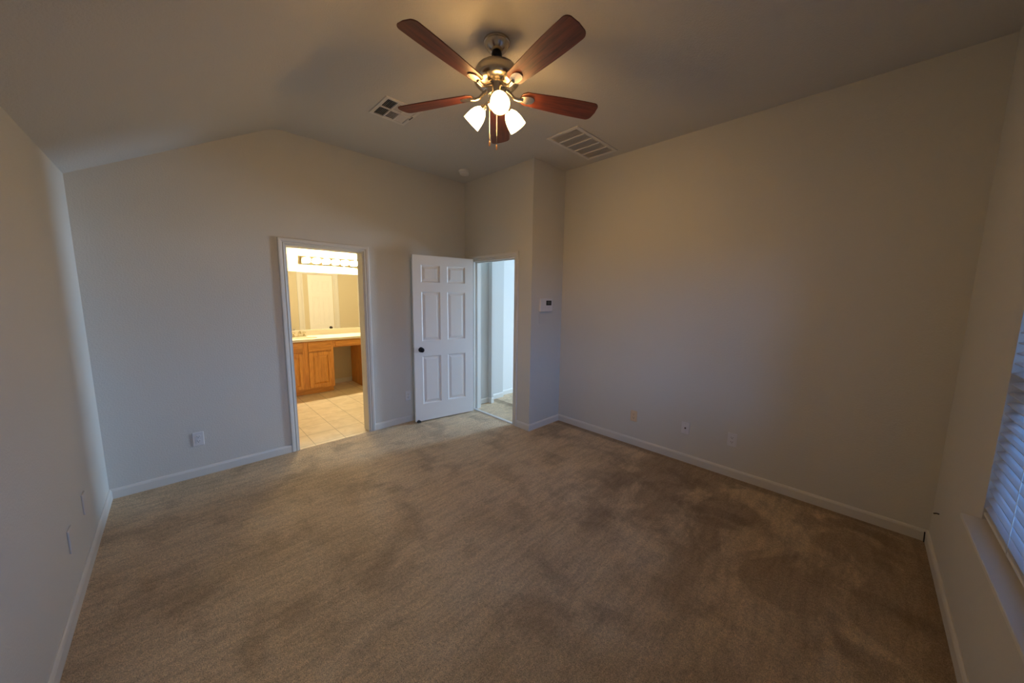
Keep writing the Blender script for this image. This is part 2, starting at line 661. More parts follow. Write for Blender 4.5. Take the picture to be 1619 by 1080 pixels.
base_run(bm, (3.70, -0.125), (3.70, -0.055), (-1, 0), BT, 0)
base_run(bm, (3.70, -0.125), (3.735, -0.125), (0, -1))
base_run(bm, (3.735, 0.005), (4.05, 0.005), (0, -1))
base_run(bm, (4.05, 0.075), (HWX, 0.075), (0, -1))
struct('baseboard_hall', bm, 'trim', 'white baseboard along the stepped hall wall', 'baseboard')
bm = BM()
box(bm, XD + 0.12, HWX, YO + 0.12, 0.14, 2.6, 2.7)
box(bm, W + 0.12, HWX, -3.0, YO + 0.12, 2.6, 2.7)
struct('ceiling_hall', bm, 'ceil', 'hall ceiling', 'ceiling')
bm = BM()
box(bm, HWX, HWX + 0.12, -3.0, HWY - 0.36, 0, 2.7)
box(bm, HWX, HWX + 0.12, HWY + 0.36, 0.14, 0, 2.7)
box(bm, HWX, HWX + 0.12, HWY - 0.36, HWY + 0.36, 0, HWZ - 0.78)
box(bm, HWX, HWX + 0.12, HWY - 0.36, HWY + 0.36, HWZ + 0.78, 2.7)
struct('wall_hall_end', bm, 'hallwall', 'end wall of the hall with a window', 'wall')
bm = BM()
box(bm, W + 0.12, HWX, -3.1, -3.0, 0, 2.7)
struct('wall_hall_side', bm, 'hallwall', 'side wall of the hall', 'wall')
bm = BM()
for (y0, y1, z0, z1) in ((-0.36, 0.36, -0.78, -0.74), (-0.36, 0.36, 0.74, 0.78), (-0.36, -0.32, -0.74, 0.74), (0.32, 0.36, -0.74, 0.74)):
    box(bm, HWX + 0.03, HWX + 0.09, HWY + y0, HWY + y1, HWZ + z0, HWZ + z1)
w2 = struct('window_2', bm, 'vinyl', 'window at the far end of the hall', 'window')
bm = BM()
box(bm, HWX + 0.055, HWX + 0.06, HWY - 0.33, HWY + 0.33, HWZ - 0.75, HWZ + 0.75)
obj('pane', bm, 'glass', w2)


# ------------------------------------------------------------------ six-panel doors
def panel_door(wd, ht, th, xs, zs, mirror=False):
    """slab in local x (width) and z; front face on y=0 looking to -y, back on y=th"""
    bm = BM()
    X = [0] + xs + [wd]
    Z = [0] + zs + [ht]
    for side in (0, 1):
        def P(x, dpt, z):
            return (x, dpt if side == 0 else th - dpt, z)
        grid = {}
        for i, x in enumerate(X):
            for k, z in enumerate(Z):
                grid[i, k] = bm.verts.new(P(x, 0, z))
        for i in range(len(X) - 1):
            for k in range(len(Z) - 1):
                q = [grid[i, k], grid[i + 1, k], grid[i + 1, k + 1], grid[i, k + 1]]
                if i in (1, 3) and k in (1, 3, 5):
                    x0, x1, z0, z1 = X[i], X[i + 1], Z[k], Z[k + 1]
                    prev = q
                    for off, dp in ((0.004, 0.003), (0.012, 0.011), (0.024, 0.011), (0.046, 0.004)):
                        ring = [bm.verts.new(P(a, dp, b)) for a, b in
                                ((x0 + off, z0 + off), (x1 - off, z0 + off), (x1 - off, z1 - off), (x0 + off, z1 - off))]
                        for s in range(4):
                            t = (s + 1) % 4
                            bm.faces.new((prev[s], prev[t], ring[t], ring[s]))
                        prev = ring
                    bm.faces.new(prev)
                else:
                    bm.faces.new(q)
    box_edges = [((0, 0), (0, ht)), ((0, ht), (wd, ht)), ((wd, ht), (wd, 0)), ((wd, 0), (0, 0))]
    for (a, b) in box_edges:
        vs = [bm.verts.new((a[0], 0, a[1])), bm.verts.new((b[0], 0, b[1])), bm.verts.new((b[0], th, b[1])), bm.verts.new((a[0], th, a[1]))]
        bm.faces.new(vs)
    bmesh.ops.remove_doubles(bm, verts=bm.verts[:], dist=1e-5)
    return bm


def knob_mesh(parent, x, z, y=0.0, m='black', sgn=-1):
    bm = BM()
    mt = Matrix.Translation((x, y, z)) @ Matrix.Rotation(R(90) * (1 if sgn < 0 else -1), 4, 'X')
    lathe(bm, [(0, 0.012 + 0.054), (0.012, 0.065), (0.022, 0.060), (0.028, 0.050), (0.028, 0.043), (0.022, 0.034), (0.012, 0.029),
               (0.011, 0.012), (0.0, 0.010)], 24, mt)
    k = obj('knob', bm, m, parent, smooth=True)
    bm = BM()
    lathe(bm, [(0, 0), (0.032, 0), (0.032, 0.004), (0.027, 0.010), (0.012, 0.012), (0, 0.012)], 24, mt)
    obj('rosette', bm, m, k, smooth=True)
    return k


DWD = 0.80
ang = math.atan2(-0.133, 0.814)
fx, fy = 2.478, -0.122                       # free edge of the visible face
hx, hy = fx + DWD * math.cos(ang), fy + DWD * math.sin(ang)
bm = panel_door(DWD, 2.018, 0.035, [0.103, 0.342, 0.436, 0.682], [0.213, 0.811, 0.996, 1.592, 1.702, 1.908])
bmesh.ops.translate(bm, verts=bm.verts[:], vec=(-DWD, 0, 0))   # origin at the hinge edge
d1 = obj('door_1', bm, 'door', None, loc=(hx, hy, 0.014), rot=(0, 0, ang))
tag(d1, 'white six-panel door standing open against the back wall', 'door', None, 'structure')
knob_mesh(d1, -DWD + 0.082, 0.895, 0.0)
knob_mesh(d1, -DWD + 0.082, 0.895, 0.035, sgn=1)
bm = BM()
box(bm, -DWD - 0.0015, -DWD, 0.005, 0.030, 0.865, 0.925)
obj('latch_plate', bm, 'steel', d1)
for z in (0.2, 1.0, 1.78):
    bm = BM()
    lathe(bm, [(0, 0), (0.006, 0), (0.006, 0.09), (0, 0.09)], 12, Matrix.Translation((0.006, 0.040, z)))
    box(bm, 0.0, 0.003, 0.005, 0.035, z, z + 0.09)
    obj('hinge', bm, 'black', d1, smooth=True)
# rubber-tipped stop screwed to the foot of the door
bm = BM()
box(bm, -DWD + 0.012, -DWD + 0.055, -0.030, 0.0, -0.006, 0.012)
box(bm, -DWD + 0.020, -DWD + 0.047, -0.006, -0.001, 0.0, 0.020)
ds = obj('door_stop', bm, 'rubber', d1, bevel=0.003)

# ------------------------------------------------------------------ bathroom
bx0, bx1, BYN, BZ = 0.40, 4.20, 2.60, 2.44
bm = BM()
box(bm, bx0, bx1, 0.0, BYN, -0.1, -0.002)
struct('floor_bath', bm, 'tile', 'square beige bathroom floor tiles', 'floor')
bm = BM()
box(bm, bx0, bx1, TH, BYN, BZ, BZ + 0.1)
struct('ceiling_bath', bm, 'bathwall', 'bathroom ceiling', 'ceiling')
bm = BM()
box(bm, bx0, bx1, BYN, BYN + 0.1, 0, BZ)
struct('wall_bath_far', bm, 'bathwall', 'bathroom wall behind the vanity', 'wall')
bm = BM()
box(bm, bx0 - 0.1, bx0, TH, BYN, 0, BZ)
struct('wall_bath_left', bm, 'bathwall', 'bathroom end wall by the sink', 'wall')
bm = BM()
box(bm, bx1, bx1 + 0.1, TH, BYN, 0, BZ)
struct('wall_bath_right', bm, 'bathwall', 'bathroom end wall past the drawers', 'wall')
# lining of the doorway wall on the bathroom side
bm = BM()
extrude_poly(bm, [(bx0, 0), (BX0, 0), (BX0, DH), (BX1, DH), (BX1, 0), (bx1, 0), (bx1, BZ), (bx0, BZ)], TH, TH + 0.004, 'xz')
struct('wall_bath_near', bm, 'bathwall', 'tan bathroom wall seen in the mirror', 'wall')
bm = BM()
base_run(bm, (bx0, BYN), (bx1, BYN), (0, -1))
struct('baseboard_bath', bm, 'trim', 'white baseboard under the vanity knee space', 'baseboard')
bm = BM()
SY = TH + 0.004
casing(bm, 2.575, 3.185, 2.005, lambda a, t, z: (a, SY + t, z), 0.125)
struct('trim_6', bm, 'trim', 'white casing around the closet door in the mirror', 'door casing')
bm = BM()
casing(bm, 3.86, 4.14, 2.03, lambda a, t, z: (a, SY + t, z), 0.10)
struct('trim_7', bm, 'trim', 'white casing at the edge of the mirror view', 'door casing')
bm = BM()
casing(bm, BX0, BX1, DH, lambda a, t, z: (a, SY + t, z))
struct('trim_8', bm, 'trim', 'casing on the bathroom side of its doorway', 'door casing')
bm = panel_door(0.515, 1.99, 0.012, [0.075, 0.225, 0.29, 0.44], [0.20, 0.70, 0.86, 1.50, 1.60, 1.86])
d2 = obj('door_2', bm, 'door', None, loc=(3.178, SY + 0.0125, 0.01), rot=(0, 0, PI))
tag(d2, 'white six-panel closet door reflected in the bathroom mirror', 'door', None, 'structure')
knob_mesh(d2, 0.08, 0.77, 0.0)

# vanity -----------------------------------------------------------------
FY = 2.06
ZT = 0.842


def door_front(name, parent, x0, x1, z0, z1, y):
    """frame-and-panel oak front: two stiles, two rails and a raised panel in one mesh"""
    bm = BM()
    s = 0.055
    t = 0.019
    box(bm, x0, x0 + s, y - t, y, z0, z1)
    box(bm, x1 - s, x1, y - t, y, z0, z1)
    box(bm, x0 + s, x1 - s, y - t, y, z0, z0 + s)
    box(bm, x0 + s, x1 - s, y - t, y, z1 - s, z1)
    a0, a1, c0, c1 = x0 + s, x1 - s, z0 + s, z1 - s
    o_ = [bm.verts.new(p) for p in ((a0, y - 0.006, c0), (a1, y - 0.006, c0), (a1, y - 0.006, c1), (a0, y - 0.006, c1))]
    i_ = [bm.verts.new(p) for p in ((a0 + .03, y - 0.016, c0 + .03), (a1 - .03, y - 0.016, c0 + .03), (a1 - .03, y - 0.016, c1 - .03), (a0 + .03, y - 0.016, c1 - .03))]
    for k in range(4):
        j = (k + 1) % 4
        bm.faces.new((o_[k], o_[j], i_[j], i_[k]))
    bm.faces.new(i_)
    return obj(name, bm, 'oak_v', parent, bevel=0.002)


def drawer_front(parent, x0, x1, z0, z1, y):
    bm = BM()
    box(bm, x0, x1, y - 0.019, y, z0, z1)
    return obj('drawer', bm, 'oak_h', parent, bevel=0.006, bseg=2)


van = thing('vanity_cabinet', 'honey oak base cabinet under the sink with panel doors', 'cabinet', (1.62, 2.33, 0))
VX, VY = 1.62, 2.33


def V(x):
    return x - VX


bm = BM()
yf, yb = FY - VY, BYN - BT - 0.003 - VY
for a, b in ((0.98, 0.998), (2.217, 2.235)):
    box(bm, V(a), V(b), yf + 0.019, yb, 0.09, ZT)
box(bm, V(0.998), V(2.217), yf + 0.019, yb, 0.09, 0.108)
box(bm, V(0.998), V(2.217), yb - 0.01, yb, 0.108, ZT)
obj('body', bm, 'oak_v', van)
bm = BM()
for a, b in ((0.98, 1.06), (1.40, 1.475), (1.80, 1.874), (2.20, 2.235)):
    box(bm, V(a), V(b), yf, yf + 0.019, 0.09, ZT)
for a, b in ((1.06, 1.40), (1.475, 1.80), (1.874, 2.20)):
    box(bm, V(a), V(b), yf, yf + 0.019, 0.09, 0.112)
    box(bm, V(a), V(b), yf, yf + 0.019, 0.664, 0.688)
    box(bm, V(a), V(b), yf, yf + 0.019, 0.825, ZT)
obj('face_frame', bm, 'oak_v', van)
for a, b in ((1.06, 1.40), (1.475, 1.80), (1.874, 2.20)):
    drawer_front(van, V(a), V(b), 0.686, 0.828, yf)
    door_front('door', van, V(a), V(b), 0.108, 0.666, yf)
bm = BM()
box(bm, V(0.98), V(2.235), 2.13 - VY, 2.15 - VY, 0.0, 0.09)
obj('toe_kick', bm, 'oak_h', van)

kn = thing('vanity_apron', 'oak apron with a shallow drawer over the knee space', 'drawer unit', (2.46, FY, 0.70))
bm = BM()
box(bm, -0.224, 0.224, 0.0, 0.019, 0.02, 0.142)
obj('apron_rail', bm, 'oak_h', kn)
bm = BM()
box(bm, -0.195, 0.195, -0.019, 0.0, 0.04, 0.120)
obj('drawer', bm, 'oak_h', kn, bevel=0.006)

vr = thing('drawer_cabinet', 'honey oak cabinet on the far side of the knee space', 'cabinet', (2.98, 2.33, 0))
bm = BM()
box(bm, 2.685 - 2.98, 3.27 - 2.98, yf + 0.019, yb, 0.0, ZT)
obj('body', bm, 'oak_v', vr)
bm = BM()
box(bm, 2.685 - 2.98, 2.73 - 2.98, yf, yf + 0.019, 0.0, ZT)
box(bm, 3.225 - 2.98, 3.27 - 2.98, yf, yf + 0.019, 0.0, ZT)
box(bm, 2.73 - 2.98, 3.225 - 2.98, yf + 0.002, yf + 0.019, 0.09, ZT)
obj('face_frame', bm, 'oak_v', vr)
for z0, z1 in ((0.12, 0.36), (0.385, 0.61), (0.635, 0.82)):
    drawer_front(vr, 2.745 - 2.98, 3.21 - 2.98, z0, z1, yf + 0.002)

# counter with an oval bowl ------------------------------------------------
ct = thing('vanity_counter', 'pale cultured marble vanity counter with moulded sink', 'countertop', (1.86, 2.31, ZT))
cx0, cx1, cy0, cy1, ctop = 0.93 - 1.86, 3.30 - 1.86, 2.03 - 2.31, BYN - 2.31, 0.034
bm = BM()
N = 48
ell, rec = [], []
ex, ey, ecx, ecy = 0.21, 0.16, 0.0, -0.04
for k in range(N):
    a = 2 * PI * k / N
    ca, sa = math.cos(a), math.sin(a)
    ell.append((ecx + ex * ca, ecy + ey * sa))
    tt = min(((cx1 - ecx) / ca if ca > 1e-9 else (cx0 - ecx) / ca if ca < -1e-9 else 1e9),
             ((cy1 - ecy) / sa if sa > 1e-9 else (cy0 - ecy) / sa if sa < -1e-9 else 1e9))
    rec.append((ecx + tt * ca, ecy + tt * sa))
for cxx, cyy in ((cx0, cy0), (cx1, cy0), (cx1, cy1), (cx0, cy1)):
    k = min(range(N), key=lambda i: (rec[i][0] - cxx) ** 2 + (rec[i][1] - cyy) ** 2)
    rec[k] = (cxx, cyy)
vo = [bm.verts.new((x, y, ctop)) for x, y in rec]
vi = [bm.verts.new((x, y, ctop)) for x, y in ell]
vl = [bm.verts.new((x, y, 0.001)) for x, y in rec]
vil = [bm.verts.new((x, y, 0.001)) for x, y in ell]
for k in range(N):
    j = (k + 1) % N
    bm.faces.new((vo[k], vo[j], vi[j], vi[k]))
    bm.faces.new((vo[k], vl[k], vl[j], vo[j]))
    bm.faces.new((vl[k], vil[k], vil[j], vl[j]))
    bm.faces.new((vi[k], vi[j], vil[j], vil[k]))
obj('worktop', bm, 'counter', ct)
bm = BM()
prev = None
for sc_, z in ((1.0, ctop), (0.97, 0.02), (0.9, 0.0), (0.75, -0.03), (0.5, -0.055), (0.2, -0.065)):
    ring = [bm.verts.new((ecx + (x - ecx) * sc_, ecy + (y - ecy) * sc_, z)) for x, y in ell]
    if prev:
        for k in range(N):
            j = (k + 1) % N
            bm.faces.new((prev[k], prev[j], ring[j], ring[k]))
    prev = ring
bm.faces.new(prev)
obj('sink_basin', bm, 'counter', ct, smooth=True)
bm = BM()
box(bm, 0.93, 3.30, BYN - 0.02, BYN - 0.001, ZT + ctop + 0.0005, ZT + 0.130)
tag(obj('backsplash', bm, 'counter', bevel=0.003), 'low pale marble backsplash strip between counter and mirror', 'backsplash')

# faucet
fa = thing('faucet', 'small two-handle metal faucet at the back of the sink', 'faucet', (1.86, 2.475, ZT + 0.034))
bm = BM()
box(bm, -0.10, 0.10, -0.022, 0.022, 0, 0.014)
obj('base', bm, 'chrome', fa, bevel=0.006)
bm = BM()
tube(bm, [(0, 0, 0.012), (0, -0.005, 0.05), (0, -0.03, 0.085), (0, -0.075, 0.092), (0, -0.115, 0.075), (0, -0.12, 0.06)],
     [0.016, 0.014, 0.012, 0.011, 0.011, 0.011], 12)
obj('spout', bm, 'chrome', fa, smooth=True)
for s in (-1, 1):
    bm = BM()
    lathe(bm, [(0, 0.012), (0.018, 0.012), (0.014, 0.03), (0.012, 0.045), (0.024, 0.052), (0.026, 0.066), (0.016, 0.074), (0, 0.075)], 16,
          Matrix.Translation((s * 0.075, 0, 0)))
    obj('handle', bm, 'chrome', fa, smooth=True)

# mirror
bm = BM()
box(bm, 0.95, 3.28, BYN - 0.006, BYN - 0.001, ZT + 0.132, 1.918)
tag(obj('wall_mirror', bm, 'mirror'), 'wide frameless mirror above the vanity counter', 'mirror')

# vanity light bar
lb = thing('vanity_light', 'six-globe metal light bar above the bathroom mirror', 'wall light', (2.425, BYN, 2.05))
bm = BM()
box(bm, -0.45, 0.45, -0.045, -0.001, -0.002, 0.112)
obj('backplate', bm, 'chrome', lb, bevel=0.006)
gl0 = None
for k in range(6):
    x = -0.45 + 0.078 + k * 0.149
    if gl0 is None:
        bm = BM()
        lathe(bm, [(0, 0), (0.016, 0), (0.017, 0.018), (0, 0.018)], 16, Matrix.Translation((0, -0.045, 0.055)) @ Matrix.Rotation(R(90), 4, 'X'))
        s0 = obj('socket', bm, 'chrome', lb, smooth=True)
        bm = BM()
        bmesh.ops.create_uvsphere(bm, u_segments=20, v_segments=14, radius=0.046)
        bmesh.ops.translate(bm, verts=bm.verts[:], vec=(0, -0.103, 0.055))
        gl0 = obj('globe_bulb', bm, 'globe', s0, smooth=True)
        s0.location.x = x
    else:
        c_ = s0.copy()
        C.objects.link(c_)
        c_.location.x = x
        g_ = gl0.copy()
        C.objects.link(g_)
        g_.parent = c_

# ------------------------------------------------------------------ window
bm = BM()
fy0, fy1 = -L - 0.15, -L - 0.075
xm = (WX0 + WX1) / 2
for a in ((WX0, WX0 + 0.05, WZ0, WZ1), (WX1 - 0.03, WX1, WZ0, WZ1), (WX0 + .05, WX1 - .03, WZ0, WZ0 + 0.055), (WX0 + .05, WX1 - .03, WZ1 - .05, WZ1),
          (xm - 0.035, xm + 0.035, WZ0 + .055, WZ1 - .05)):
    box(bm, a[0], a[1], fy0, fy1, a[2], a[3])
win = struct('window_1', bm, 'vinyl', 'white vinyl bedroom window behind the blinds', 'window', bevel=0.004)
for a, b in ((WX0 + 0.05, xm - 0.035), (xm + 0.035, WX1 - 0.03)):
    for z0, z1 in ((WZ0 + 0.055, 1.28), (1.28, WZ1 - 0.05)):
        bm = BM()
        s = 0.032
        ya, yb_ = (fy0 + 0.012, fy1 + 0.012) if z0 < 1 else (fy0 - 0.0, fy1 - 0.02)
        box(bm, a, a + s, ya, yb_, z0, z1)
        box(bm, b - s, b, ya, yb_, z0, z1)
        box(bm, a + s, b - s, ya, yb_, z0, z0 + s)
        box(bm, a + s, b - s, ya, yb_, z1 - s, z1)
        sa = obj('sash', bm, 'vinyl', win, bevel=0.003)
        bm = BM()
        box(bm, a + s, b - s, (ya + yb_) / 2 - 0.002, (ya + yb_) / 2 + 0.002, z0 + s, z1 - s)
        obj('pane', bm, 'glass', sa)

bm = BM()
box(bm, WX0, WX1, -L - 0.075, -L + 0.056, WZ0 - 0.022, WZ0 - 0.004)
box(bm, WX0, WX1, -L - 0.075, -L - 0.024, WZ0 - 0.004, WZ0 + 0.006)
box(bm, WX0, WX1, -L - 0.075, -L - 0.048, WZ0 + 0.006, WZ0 + 0.013)
struct('trim_9', bm, 'trim', 'white window sill below the blinds', 'window sill', bevel=0.004)

# blinds
BYC = -L - 0.027
bl = thing('window_blinds', 'white slatted blinds hanging in the bedroom window', 'blinds', ((WX0 + WX1) / 2, BYC, WZ1))
hw = (WX1 - WX0) / 2 - 0.008
bm = BM()
box(bm, -hw, hw, -0.03, 0.03, -0.06, -0.002)
obj('headrail', bm, 'plastic_white', bl, bevel=0.003)
bm = BM()
SP, SWD = 0.041, 0.052
z = -0.095
zs_ = []
while z > (WZ0 + 0.05) - WZ1:
    zs_.append(z)
    z -= SP
for z in zs_:
    prev = None
    for k in range(5):
        t = -1 + k / 2
        crown = 0.003 * (1 - t * t)
        y, zz = t * SWD / 2, crown
        a = R(-13)
        yy, zr = y * math.cos(a) - zz * math.sin(a), y * math.sin(a) + zz * math.cos(a)
        row = [bm.verts.new((-hw, yy, z + zr)), bm.verts.new((hw, yy, z + zr)), bm.verts.new((hw, yy, z + zr - 0.003)), bm.verts.new((-hw, yy, z + zr - 0.003))]
        if prev:
            for i in range(4):
                j = (i + 1) % 4
                bm.faces.new((prev[i], prev[j], row[j], row[i]))
        else:
            bm.faces.new(row)
        prev = row
    bm.faces.new(prev[::-1])
obj('slats', bm, 'slat', bl)
bm = BM()
zb = WZ0 + 0.016 - WZ1
box(bm, -hw, hw, -0.020, 0.026, zb, zb + 0.014)
obj('bottom_rail', bm, 'plastic_white', bl, bevel=0.003)
for x in (-hw + 0.34, -hw * 0.25, hw * 0.25, hw - 0.34):
    bm = BM()
    tube(bm, [(x, 0.027, -0.06), (x, 0.027, zb)], 0.0012, 6)
    tube(bm, [(x, -0.027, -0.06), (x, -0.027, zb)], 0.0012, 6)
    obj('ladder_cord', bm, 'plastic_white', bl)

# ------------------------------------------------------------------ wall plates
def plate_base(name, label, cat, loc, rz, m='plate', wd=0.072, ht=0.118, dp=0.006, group=None):
    t = thing(name, label, cat, loc, rz, group)
    bm = BM()
    box(bm, -wd / 2, wd / 2, -dp, 0, -ht / 2, ht / 2)
    p = obj('cover_plate', bm, m, t, bevel=0.0035, bseg=3)
    return t


def socket(parent, z, m):
    bm = BM()
    pts = []
    for k in range(24):
        a = 2 * PI * k / 24
        pts.append((0.0175 * math.cos(a), max(-0.0135, min(0.0135, 0.0175 * math.sin(a))) + z))
    extrude_poly(bm, pts, -0.0085, -0.005, 'xz')
    s = obj('socket', bm, m, parent)
    bm = BM()
    box(bm, -0.0085, -0.0060, -0.0088, -0.0080, z - 0.001, z + 0.008)
    box(bm, 0.0060, 0.0085, -0.0088, -0.0080, z - 0.001, z + 0.007)
    lathe(bm, [(0, 0), (0.003, 0), (0.003, 0.0008), (0, 0.0008)], 10, Matrix.Translation((0, -0.008, z - 0.007)) @ Matrix.Rotation(R(90), 4, 'X'))
    obj('slots', bm, 'dark', s)


def screw(parent, z, m='steel'):
    bm = BM()
    lathe(bm, [(0, 0), (0.0035, 0), (0.003, 0.0012), (0, 0.0012)], 12, Matrix.Translation((0, -0.006, z)) @ Matrix.Rotation(R(90), 4, 'X'))
    obj('screw', bm, m, parent)


def outlet(label, loc, rz, m='plate', sm=None):
    t = plate_base('wall_outlet', label, 'outlet', loc, rz, m)
    socket(t, 0.0195, sm or m)
    socket(t, -0.0195, sm or m)
    screw(t, 0.0, sm or m)
    return t


outlet('white outlet low on the back wall between corner and bathroom doorway', (0.519, 0, 0.329), 0)
outlet('white outlet beside the free edge of the open door', (2.444, 0, 0.331), 0)
outlet('ivory outlet low on the long blank wall, nearest the thermostat', (W, -2.235, 0.317), R(-90), 'ivory', 'ivory')
t = plate_base('coax_plate', 'white plate with one round jack on the long blank wall', 'wall plate', (W, -2.755, 0.334), R(-90))
bm = BM()
lathe(bm, [(0, 0), (0.0075, 0), (0.0075, 0.004), (0.0045, 0.004), (0.0045, 0.011), (0.001, 0.011), (0, 0.006)], 14,
      Matrix.Translation((0, -0.006, 0)) @ Matrix.Rotation(R(90), 4, 'X'))
obj('jack', bm, mat('jack_brass', (0.12, 0.08, 0.04), 0.4, 0.8), t, smooth=True)
screw(t, 0.042)
screw(t, -0.042)
outlet('white outlet on the long blank wall, last towards the window', (W, -3.143, 0.338), R(-90))
for y, z, lab in ((-0.835, 0.358, 'painted blank plate on the low side wall, nearer the back corner'),
                  (-1.215, 0.338, 'painted blank plate on the low side wall, farther from the back corner')):
    t = plate_base('blank_plate', lab, 'wall plate', (0, y, z), R(90), 'plate_wall', dp=0.008)
    screw(t, 0.03, 'plate_wall')
    screw(t, -0.03, 'plate_wall')

# thermostat
t = thing('thermostat', 'white wall thermostat with a small dark screen', 'thermostat', (3.565, YO, 1.468))
bm = BM()
box(bm, -0.108, 0.108, -0.026, 0, -0.076, 0.076)
obj('housing', bm, 'plate', t, bevel=0.006, bseg=3)
bm = BM()
box(bm, -0.012, 0.080, -0.0275, -0.0255, -0.003, 0.052)
s = obj('screen', bm, 'screen', t)
bm = BM()
# two faint figures
for (ox) in (0.012, 0.042):
    for (x0, x1, z0, z1) in ((0, 0.003, 0.012, 0.040), (0.014, 0.017, 0.012, 0.040), (0, 0.017, 0.010, 0.013), (0, 0.017, 0.039, 0.042), (0, 0.017, 0.0245, 0.0275)):
        box(bm, ox + x0, ox + x1, -0.0280, -0.0274, z0, z1)
obj('digits', bm, 'digit', s)
for k in range(2):
    bm = BM()
    box(bm, 0.02 + 0.03 * k, 0.04 + 0.03 * k, -0.028, -0.0255, -0.04, -0.028)
    obj('button', bm, 'plate', t, bevel=0.001)
t = plate_base('blank_plate', 'faint painted blank plate just below the thermostat', 'wall plate', (3.521, YO, 1.313), 0, 'plate_wall', 0.122, 0.112, 0.004)

# black cable stub and coax end by the window corner
bm = BM()
tube(bm, [(3.662, -L - 0.001, 0.292), (3.662, -L + 0.012, 0.292), (3.655, -L + 0.022, 0.290)], 0.004, 8)
tag(obj('cable_stub', bm, 'rubber'), 'tiny black cable stub poking from the wall beside the window', 'cable')
bm = BM()
tube(bm, [(3.845, -L + BT + 0.004, 0.004), (3.845, -L + BT + 0.005, 0.04), (3.848, -L + BT + 0.006, 0.072)], 0.003, 8)
tag(obj('cable_end', bm, 'rubber'), 'short black cable end sticking up by the baseboard corner', 'cable')

# ------------------------------------------------------------------ ceiling fixtures
# supply register
rg = thing('ceiling_register', 'small six-cell air register in the ceiling behind a fan blade', 'air vent', (1.862, -1.055, HC))
rw, rl = 0.150, 0.162
bm = BM()
fr_ = 0.026
for (a0, a1, b0, b1) in ((-rw, rw, -rl, -rl + fr_), (-rw, rw, rl - fr_, rl), (-rw, -rw + fr_, -rl + fr_, rl - fr_), (rw - fr_, rw, -rl + fr_, rl - fr_)):
    box(bm, a0, a1, b0, b1, -0.010, 0)
obj('frame', bm, 'vent', rg, bevel=0.003)
bm = BM()
box(bm, -rw + fr_, rw - fr_, -rl + fr_, rl - fr_, -0.0015, -0.0005)
obj('backing', bm, 'ventdark', rg)
ix, iy = rw - fr_, rl - fr_
bm = BM()
for x in (-ix / 3, ix / 3):
    box(bm, x - 0.006, x + 0.006, -iy, iy, -0.010, -0.002)
box(bm, -ix, ix, -0.007, 0.007, -0.010, -0.002)
obj('crossbars', bm, 'vent', rg)
for col in range(3):
    for row in (0, 1):
        x0, x1 = -ix + col * 2 * ix / 3 + 0.006, -ix + (col + 1) * 2 * ix / 3 - 0.006
        y0, y1 = (-iy, -0.007) if row == 0 else (0.007, iy)
        bm = BM()
        nn = 6
        for k in range(nn):
            if col == 0:
                x = x0 + (k + 0.5) * (x1 - x0) / nn
                box(bm, -0.0045, 0.0045, y0, y1, -0.0004, 0.0004, Matrix.Translation((x, 0, -0.006)) @ Matrix.Rotation(R(-62), 4, 'Y'))
            elif col == 1:
                y = y0 + (k + 0.5) * (y1 - y0) / nn
                box(bm, x0, x1, -0.010, 0.010, -0.0004, 0.0004, Matrix.Translation((0, y, -0.006)) @ Matrix.Rotation(R(6 if row == 0 else 16), 4, 'X'))
            else:
                x = x0 + (k + 0.5) * (x1 - x0) / nn
                box(bm, -0.007, 0.007, y0, y1, -0.0004, 0.0004, Matrix.Translation((x, 0, -0.006)) @ Matrix.Rotation(R(20), 4, 'Y'))
        obj('louvers', bm, 'vent', rg)
bm = BM()
box(bm, rw - 0.020, rw - 0.014, -0.03, 0.03, -0.016, -0.009)
obj('damper_lever', bm, mat('lever_grey', (0.2, 0.2, 0.2), 0.5), rg)

# return-air grille
rt = thing('return_air_grille', 'large louvred return-air grille in the ceiling near the thermostat corner', 'air vent', (3.409, -1.790, HC))
gw, gl_ = 0.345, 0.172
bm = BM()
fr_ = 0.030
for (a0, a1, b0, b1) in ((-gw, gw, -gl_, -gl_ + fr_), (-gw, gw, gl_ - fr_, gl_), (-gw, -gw + fr_, -gl_ + fr_, gl_ - fr_), (gw - fr_, gw, -gl_ + fr_, gl_ - fr_)):
    box(bm, a0, a1, b0, b1, -0.012, 0)
obj('frame', bm, 'vent', rt, bevel=0.003)
bm = BM()
box(bm, -gw + fr_, gw - fr_, -gl_ + fr_, gl_ - fr_, -0.0015, -0.0005)
obj('backing', bm, mat('grille_filter', (0.66, 0.64, 0.62), 0.9), rt)
for k in range(1, 5):
    x = -gw + fr_ + k * (2 * gw - 2 * fr_) / 5
    bm = BM()
    box(bm, x - 0.007, x + 0.007, -gl_ + fr_, gl_ - fr_, -0.0125, -0.002)
    obj('divider', bm, 'vent', rt)
bm = BM()
nn = 22
for k in range(nn):
    y = -gl_ + fr_ + (k + 0.5) * (2 * gl_ - 2 * fr_) / nn
    box(bm, -gw + fr_, gw - fr_, -0.006, 0.006, -0.0005, 0.0005, Matrix.Translation((0, y, -0.007)) @ Matrix.Rotation(R(24), 4, 'X'))
obj('louvers', bm, 'vent', rt)

# smoke detector
sd = thing('smoke_detector', 'round white smoke detector on the ceiling above the open door', 'smoke detector', (3.045, -0.375, HC))
bm = BM()
lathe(bm, [(0, 0), (0.070, 0), (0.070, -0.010), (0.064, -0.013), (0, -0.013)], 32)
obj('base_ring', bm, 'plastic_white', sd, smooth=True)
bm = BM()
lathe(bm, [(0.058, -0.013), (0.058, -0.030), (0.050, -0.042), (0.030, -0.047), (0, -0.048)], 32)
obj('cover', bm, 'plastic_white', sd, smooth=True)

